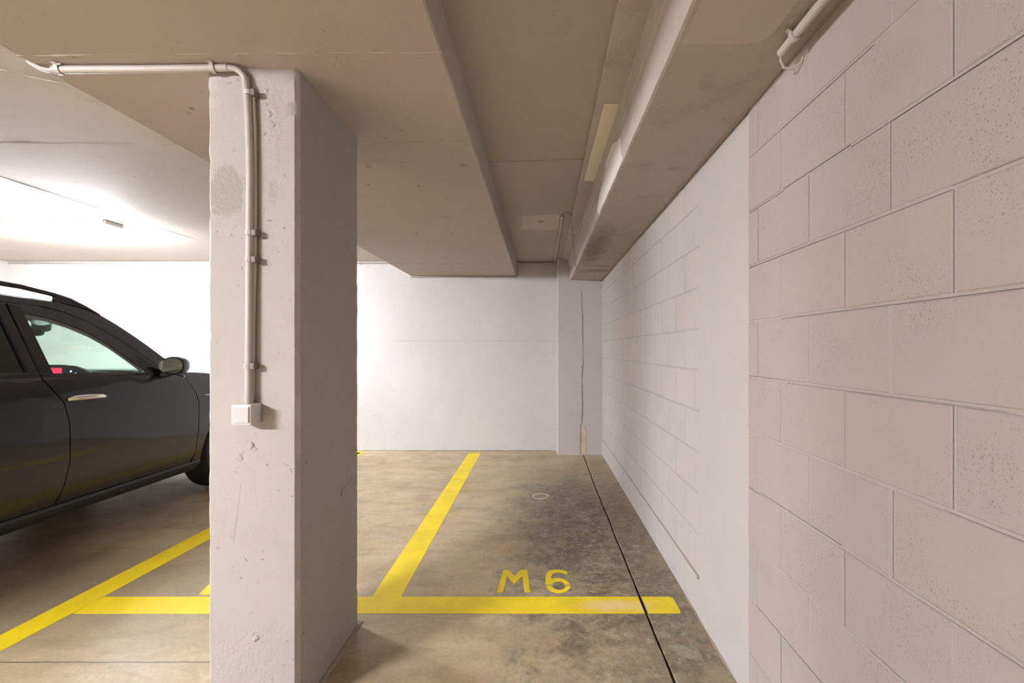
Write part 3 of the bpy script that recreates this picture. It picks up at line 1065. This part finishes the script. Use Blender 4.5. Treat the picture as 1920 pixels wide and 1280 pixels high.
quarter = [(-1.243, 1.18), (-1.268, 1.0), (-1.258, .86), (-1.18, .735)] + arc(AXR, WR, .408, 62, 172) + [(-1.86, .50), (-2.02, .62), (-2.24, .70), (-2.30, .85), (-2.30, 1.0), (-2.22, 1.12), (-2.12, 1.28), (-1.98, 1.47), (-1.6, 1.54), (-1.1, 1.475), (-1.187, 1.34)]
cant = [(.86, 1.112), (.78, 1.185), (.715, 1.244), (.63, 1.33), (.535, 1.415), (.45, 1.485), (.365, 1.543), (.25, 1.585), (.1, 1.612), (-.3, 1.632), (-.9, 1.618), (-1.5, 1.572), (-1.98, 1.49), (-1.6, 1.548), (-1.1, 1.482), (-1.07, 1.48), (-.925, 1.56), (-.7, 1.590), (-.45, 1.597), (-.216, 1.590),
        (-.03, 1.583), (.10, 1.556), (.204, 1.514), (.305, 1.456), (.405, 1.381), (.505, 1.296), (.595, 1.211), (.665, 1.142), (.73, 1.112), (.80, 1.09), (.845, 1.076)]
roof_edge = [(.365, 1.543), (.25, 1.585), (.1, 1.612), (-.1, 1.624), (-.3, 1.632), (-.6, 1.628), (-.9, 1.618), (-1.2, 1.598), (-1.5, 1.572), (-1.75, 1.535), (-1.98, 1.49)]

for s in (1, -1):
    d = panel('front_door', door_f, 'car', car, s, [glass_f])
    panel('window_pane', [(y, z) for (y, z) in glass_f], 'glass', d, s, off=-.012, thick=.004)
    panel('pillar_trim', [(-.214, 1.165), (-.214, 1.578), (-.152, 1.56), (-.152, 1.15)], 'gloss_black', d, s, off=.002, thick=.003)
    panel('sail_trim', [(.535, 1.125), (.52, 1.155), (.47, 1.205), (.49, 1.27), (.60, 1.175), (.70, 1.10)], 'gloss_black', d, s, off=.002, thick=.003)
    panel('belt_strip', [(-.22, 1.150), (.55, 1.119), (.72, 1.098), (.72, 1.086), (.55, 1.103), (-.22, 1.134)], 'gloss_black', d, s, off=.004, thick=.004)
    tp = glass_f[3:]
    panel('window_seal', tp + [(y - .012, z - .026) for (y, z) in tp[::-1]][:-1] + [(.47, 1.13)], 'seal', d, s, off=-.008, thick=.003)
    # door handle in its cup
    hx = hw(0, .985)
    cup = MB()
    cup.superell((s * (hx - .002), .035, .968), (.006, .085, .030), 1.0, 18, 10)
    cup.build('handle_cup', 'gloss_black', d, smooth=True)
    hp = [(s * (hx - .004), -.105, .985), (s * (hx + .020), -.085, .992), (s * (hx + .030), 0, .992), (s * (hx + .028), .075, .988), (s * (hx + .012), .115, .984), (s * (hx - .004), .128, .982)]
    MB().tube(hp, [.014, .020, .020, .019, .016, .010], 12, squash=.95).build('door_handle', 'chrome', d, smooth=True)
    r = panel('rear_door', door_r, 'car', car, s, [glass_r])
    panel('window_pane', glass_r, 'dark_glass', r, s, off=-.012, thick=.004)
    panel('pillar_trim', [(-.232, 1.165), (-.232, 1.575), (-.282, 1.555), (-.282, 1.165)], 'gloss_black', r, s, off=.002, thick=.003)
    panel('belt_strip', [(-.232, 1.150), (-1.23, 1.175), (-1.235, 1.158), (-.232, 1.134)], 'gloss_black', r, s, off=.004, thick=.004)
    hp = [(s * (hx - .004), -1.02, 1.0), (s * (hx + .020), -1.00, 1.007), (s * (hx + .030), -.92, 1.007), (s * (hx + .028), -.85, 1.003), (s * (hx + .012), -.81, .999), (s * (hx - .004), -.80, .997)]
    MB().tube(hp, [.014, .020, .020, .019, .016, .010], 12, squash=.95).build('door_handle', 'chrome', r, smooth=True)
    f = panel('front_fender', fender, 'car', car, s)
    panel('fender_badge', [(1.045, .905), (1.13, .900), (1.13, .893), (1.045, .898)], 'screen_icon' if False else 'alloy', f, s, off=.003, thick=.003)
    qp = panel('quarter_panel', quarter, 'car', car, s)
    panel('quarter_window', [(-1.25, 1.20), (-1.22, 1.33), (-1.13, 1.45), (-1.55, 1.50), (-1.85, 1.42), (-1.95, 1.25)], 'gloss_black', qp, s, off=.002, thick=.003)
    panel('roof_side', cant, 'car', car, s)
    # sill in two steps
    secs = []
    for i in range(25):
        y = -1.03 + 2.045 * i / 24
        e_ = .86 if i in (0, 24) else 1
        secs.append([(s * x, y, z) for (x, z) in ((.74, .34), (.905, .342), (.915, .325), (.905, .298), (.880, .288), (.868, .262), (.845, .250), (.74, .25))])
    MB().loft(secs, True, True).build('sill', 'matte_black', car, smooth=True)
    # wheels
    for ax in (AXF, AXR):
        wh = MB()
        xo = .905
        wh.lathe([(-.235, .24), (-.235, .335), (-.215, .353), (-.19, .36), (-.045, .36), (-.020, .353), (0, .335), (-.004, .25), (-.02, .235), (-.2, .235)], (0, 0, 0), 'x', 48)
        vs = [(v[0] * s + s * xo, v[1] + ax, v[2] + WR) for v in wh.v]
        wh.v = vs
        t = wh.build('wheel', 'rubber', car, smooth=True)
        rim = MB()
        rim.lathe([(-.09, .234), (-.018, .234), (-.012, .226), (-.018, .212), (-.09, .205)], (0, 0, 0), 'x', 40)
        rim.lathe([(-.06, .05), (-.02, .055), (-.012, .04), (-.012, .005)], (0, 0, 0), 'x', 20)
        for k in range(5):
            aa = 2 * PI * k / 5 + .3
            for dd in (-.16, .16):
                p0, p1 = Vector((-.03, .04 * math.cos(aa), .04 * math.sin(aa))), Vector((-.028, .215 * math.cos(aa + dd), .215 * math.sin(aa + dd)))
                rim.tube([p0, (p0 + p1) / 2 + Vector((.008, 0, 0)), p1], [.018, .014, .012], 8)
        rim.v = [(v[0] * s + s * xo, v[1] + ax, v[2] + WR) for v in rim.v]
        rim.build('rim', 'alloy', t, smooth=True)
        br = MB().lathe([(-.12, .16), (-.10, .16)], (0, 0, 0), 'x', 28)
        br.v = [(v[0] * s + s * xo, v[1] + ax, v[2] + WR) for v in br.v]
        br.build('brake_disc', 'matte_black', t, smooth=True)
        # wheel well liner
        lin = []
        for i in range(15):
            a_ = math.radians(-5 + 190 * i / 14)
            lin.append([(s * x, ax + .415 * math.cos(a_), WR + .415 * math.sin(a_)) for x in (.55, .90)])
        MB().loft(lin).build('arch_liner', 'matte_black', car, smooth=True)
    # roof rail
    path = [(.355, 1.553), (.28, 1.598), (.18, 1.640), (.05, 1.672), (-.12, 1.694), (-.3, 1.703), (-.8, 1.702), (-1.25, 1.672), (-1.6, 1.62), (-1.78, 1.575)]
    MB().tube([(s * (hw(y, min(z, 1.61)) - .015), y, z) for (y, z) in path], [.010, .014] + [.016] * 6 + [.014, .010], 10).build('roof_rail', 'gloss_black', car, smooth=True)
    secs = []
    for (y, zl, zh) in ((.36, 1.545, 1.556), (.28, 1.578, 1.598), (.18, 1.60, 1.640), (.08, 1.614, 1.66)):
        x = hw(y, min(zh, 1.61)) - .015
        secs.append([(s * (x - .012), y, zl), (s * (x + .012), y, zl), (s * (x + .012), y, zh), (s * (x - .012), y, zh)])
    MB().loft(secs, True, True).build('rail_foot', 'gloss_black', car)
    # door mirror
    mx = hw(.64, 1.15)
    dm = empty('door_mirror', (0, 0, 0))
    dm.parent = car
    sh = []
    for i in range(13):
        t = i / 12
        y = .615 + .125 * t
        k = math.sqrt(max(0.0, 1 - (t * .98) ** 2.6))
        ring = []
        for q in range(20):
            a_ = 2 * PI * q / 20
            cx_ = .100 * k * math.copysign(abs(math.cos(a_)) ** .75, math.cos(a_))
            cz_ = .072 * k * math.copysign(abs(math.sin(a_)) ** .75, math.sin(a_))
            # the inner lower corner is cut off
            cz_ *= 1.0 if cx_ > 0 else 1.0 - .25 * abs(cx_) / .1
            ring.append((s * (mx + .115 + cx_), y, 1.172 + cz_ + (1 - k) * .01))
        sh.append(ring)
    MB().loft(sh, True, True).build('mirror_housing', 'car', dm, smooth=True)
    gl = []
    for q in range(20):
        a_ = 2 * PI * q / 20
        cx_ = .086 * math.copysign(abs(math.cos(a_)) ** .75, math.cos(a_))
        cz_ = .060 * math.copysign(abs(math.sin(a_)) ** .75, math.sin(a_))
        gl.append((cx_, cz_ * (1.0 if cx_ > 0 else 1.0 - .25 * abs(cx_) / .1)))
    MB().prism(gl, lambda a, b, h: (s * (mx + .115 + a), h - .006 + .12 * a, 1.172 + b), .608, .620).build('mirror_glass', 'mirror', dm)
    secs = [[(s * (mx + x), .66 + dy, z) for (dy, z) in ((-.045, 1.085 + .02 * k), (.05, 1.085 + .02 * k), (.05, 1.112 + .025 * k), (-.045, 1.112 + .025 * k))] for (x, k) in ((-.01, 0), (.04, .2), (.09, 1))]
    MB().loft(secs, True, True).build('mirror_foot', 'matte_black', dm)
    secs = [[(s * (mx + .06 + .04 * k), .70 + .02 * dy, 1.19 + .012 * dz) for (dy, dz) in ((-1, -1), (1, -1), (1, 1), (-1, 1))] for k in range(4)]
    MB().loft(secs, True, True).build('indicator_strip', 'lamp_clear', dm)
    # lamps
    secs = []
    for (y, z, h) in ((1.83, .90, .05), (1.95, .855, .055), (2.06, .80, .05), (2.12, .76, .03)):
        x = hw(y, z)
        secs.append([(s * (x + .004), y, z + h), (s * (x + .004), y, z - h), (s * (x - .16), y + .07, z - h), (s * (x - .16), y + .03, z + h)])
    MB().loft(secs, True, True).build('head_lamp', 'lamp_clear', car)
    MB().bevbox(min(s * .52, s * .80), max(s * .52, s * .80), -2.36, -2.20, .93, 1.06, .02).build('tail_lamp', 'lamp_red', car)
    # inner door trim
    MB().box(min(s * .80, s * .86), max(s * .80, s * .86), -1.15, .80, .33, 1.085).build('door_lining', 'dash', car)

# roof skin
secs = []
for (y, z) in roof_edge:
    w = hw(y, z)
    secs.append([(w * math.sin(a_), y, z + (.052 if y < .3 else .04) * (math.cos(a_ * .97) ** .8 if math.cos(a_) > 0 else 0)) for a_ in [math.radians(-88 + 176 * q / 16) for q in range(17)]])
MB().loft(secs).build('roof', 'car', car, smooth='all')
MB().loft([[(p[0] * .97, p[1], p[2] - .03) for p in q] for q in secs]).build('headliner', 'lining', car, smooth='all')
# windscreen
ws = []
for i in range(9):
    t = i / 8
    row = []
    for q in range(13):
        k = -1 + 2 * q / 12
        ys_, zs_ = .80 + (.36 - .80) * t, 1.115 + (1.548 - 1.115) * t + .02 * math.sin(PI * t)
        yc_, zc_ = 1.02 + (.31 - 1.02) * t, 1.085 + (1.592 - 1.085) * t + .02 * math.sin(PI * t)
        c_ = 1 - abs(k) ** 2.2
        w = hw(ys_, zs_) - .03
        row.append((k * w, ys_ + (yc_ - ys_) * c_, zs_ + (zc_ - zs_) * c_))
    ws.append(row)
MB().loft(ws).build('windscreen', 'glass', car, smooth='all')
# bonnet
bn = []
for (y, ze, cr) in ((.86, 1.108, .012), (1.0, 1.10, .030), (1.2, 1.078, .042), (1.4, 1.048, .050), (1.6, 1.013, .055), (1.8, .968, .055), (1.95, .915, .05), (2.08, .85, .04), (2.14, .78, .03)):
    w = hw(min(y, 1.95), min(ze, 1.1)) - .008 - (.10 * ((y - 1.8) / .34) ** 2 if y > 1.8 else 0)
    bn.append([(w * k, y + (.10 if y > .9 else .16) * (1 - k * k), ze + cr * (1 - abs(k) ** 3)) for k in [-1 + 2 * q / 16 for q in range(17)]])
MB().loft(bn).build('bonnet', 'car', car, smooth='all')
# front bumper and grille
fb = []
for (z, yb2, wn) in ((.22, 2.12, .70), (.30, 2.20, .78), (.45, 2.245, .82), (.60, 2.25, .83), (.72, 2.22, .80), (.80, 2.16, .74)):
    fb.append([(wn * math.sin(a_) ** 1 if False else wn * max(-1, min(1, k * 1.02)), yb2 - .33 * abs(k) ** 4, z) for k in [-1 + 2 * q / 20 for q in range(21)] for a_ in (0,)])
MB().loft(fb).build('front_bumper', 'car', car, smooth='all')
g = MB()
for k in range(6):
    g.box(-.42, .42, 2.235, 2.262, .46 + .05 * k, .478 + .05 * k)
g.box(-.44, .44, 2.20, 2.245, .43, .77)
g.build('grille', 'gloss_black', car)
# tail
rb = []
for (z, yb2, wn) in ((.28, -2.26, .76), (.40, -2.36, .80), (.60, -2.40, .81), (.75, -2.38, .81), (.95, -2.33, .80), (1.12, -2.27, .77)):
    rb.append([(wn * k, yb2 + .16 * abs(k) ** 4, z) for k in [-1 + 2 * q / 20 for q in range(21)]])
MB().loft(rb).build('tailgate', 'car', car, smooth='all')
rw = []
for (z, yb2, wn) in ((1.12, -2.27, .77), (1.25, -2.19, .73), (1.40, -2.08, .66), (1.52, -1.98, .62)):
    rw.append([(wn * k, yb2 + .10 * abs(k) ** 3, z) for k in [-1 + 2 * q / 14 for q in range(15)]])
MB().loft(rw).build('rear_window', 'dark_glass', car, smooth='all')
# floor pan, dashboard, seats
MB().bevbox(-.80, .80, -1.0, 1.0, .26, .42, .03).build('floor_pan', 'matte_black', car)
MB().bevbox(-.53, .53, 1.0, 2.1, .30, .85, .05).build('engine_bay', 'matte_black', car)
MB().bevbox(-.53, .53, -2.2, -1.0, .30, .75, .05).build('boot_floor', 'matte_black', car)
ds = []
for k in [-1 + 2 * q / 12 for q in range(13)]:
    x = .80 * k
    ds.append([(x, .60, .70), (x, .52, .80), (x, .53, .98), (x, .58, 1.035), (x, .75, 1.065), (x, .98, 1.07), (x, 1.0, .7)])
dash = MB().loft(ds, True, True).build('dashboard', 'dash', car, smooth=True)
sp = [(-.55, 1.05), (.06, 1.05), (.13, 1.056), (.165, 1.072), (.15, 1.095), (.10, 1.125), (.03, 1.150), (-.08, 1.160), (-.55, 1.160)]
MB().prism(sp, lambda x, z, h: (x, h, z + .014), .795, .820).build('display_frame', 'gloss_black', dash)
spi = [(-.54, 1.06), (.06, 1.06), (.13, 1.068), (.148, 1.08), (.09, 1.115), (.02, 1.14), (-.08, 1.15), (-.54, 1.15)]
MB().prism(spi, lambda x, z, h: (x, h, z + .014),   .7925, .796).build('display_screen', 'screen', dash)
MB().box(-.17, -.065, .791, .793, 1.075, 1.148).build('red_tile', 'screen_red', dash)
for (x, z) in ((.01, 1.12), (.05, 1.10)):
    MB().lathe([(0, .009), (-.002, .008)], (x, .792, z), 'y', 10).build('icon', 'screen_icon', dash)
stw = MB()
ring = [Vector((-.38 + .185 * math.cos(t), .40 - .07 * math.sin(t), .93 + .17 * math.sin(t))) for t in [2 * PI * q / 32 for q in range(33)]]
stw.tube(ring, .016, 8, cap=False)
stw.bevbox(-.45, -.31, .39, .44, .87, .96, .012)
stw.tube([(-.56, .40, .93), (-.20, .40, .93)], .013, 8)
stw.tube([(-.38, .42, .93), (-.38, .58, .88)], .03, 10)
stw.build('steering_wheel', 'seat', car, smooth=True)
rvm = MB().superell((.03, .46, 1.435), (.115, .020, .035), .5, 20, 10)
rvm.tube([(.06, .47, 1.45), (.10, .49, 1.475), (.13, .46, 1.52)], [.03, .055, .06], 12)
rvm.build('rear_view_mirror', 'matte_grey', car, smooth=True)
MB().bevbox(-.10, .10, .30, .47, 1.515, 1.575, .02).build('roof_console', 'lining', car)
for s in (1, -1):
    st = empty('front_seat', (0, 0, 0))
    st.parent = car
    MB().bevbox(s * .38 - .25, s * .38 + .25, -.25, .27, .42, .62, .05).build('cushion', 'seat', st)
    secs = []
    for (z, y, w, t) in ((.56, -.18, .25, .10), (.80, -.24, .26, .09), (1.0, -.31, .23, .07), (1.08, -.335, .17, .05)):
        secs.append([(s * .38 + a_ * w, y + b_ * t, z) for (a_, b_) in ((-1, -.6), (-.8, -1), (.8, -1), (1, -.6), (1, .8), (.7, .6), (-.7, .6), (-1, .8))])
    MB().loft(secs, True, True).build('backrest', 'seat', st, smooth=True)
    MB().superell((s * .38, -.36, 1.21), (.125, .045, .085), .6, 18, 10).build('head_rest', 'seat', st, smooth=True)
MB().bevbox(-.62, .62, -1.15, -.65, .42, .62, .05).build('rear_seat', 'seat', car)
MB().bevbox(-.62, .62, -1.32, -1.12, .58, 1.12, .05).build('rear_backrest', 'seat', car)
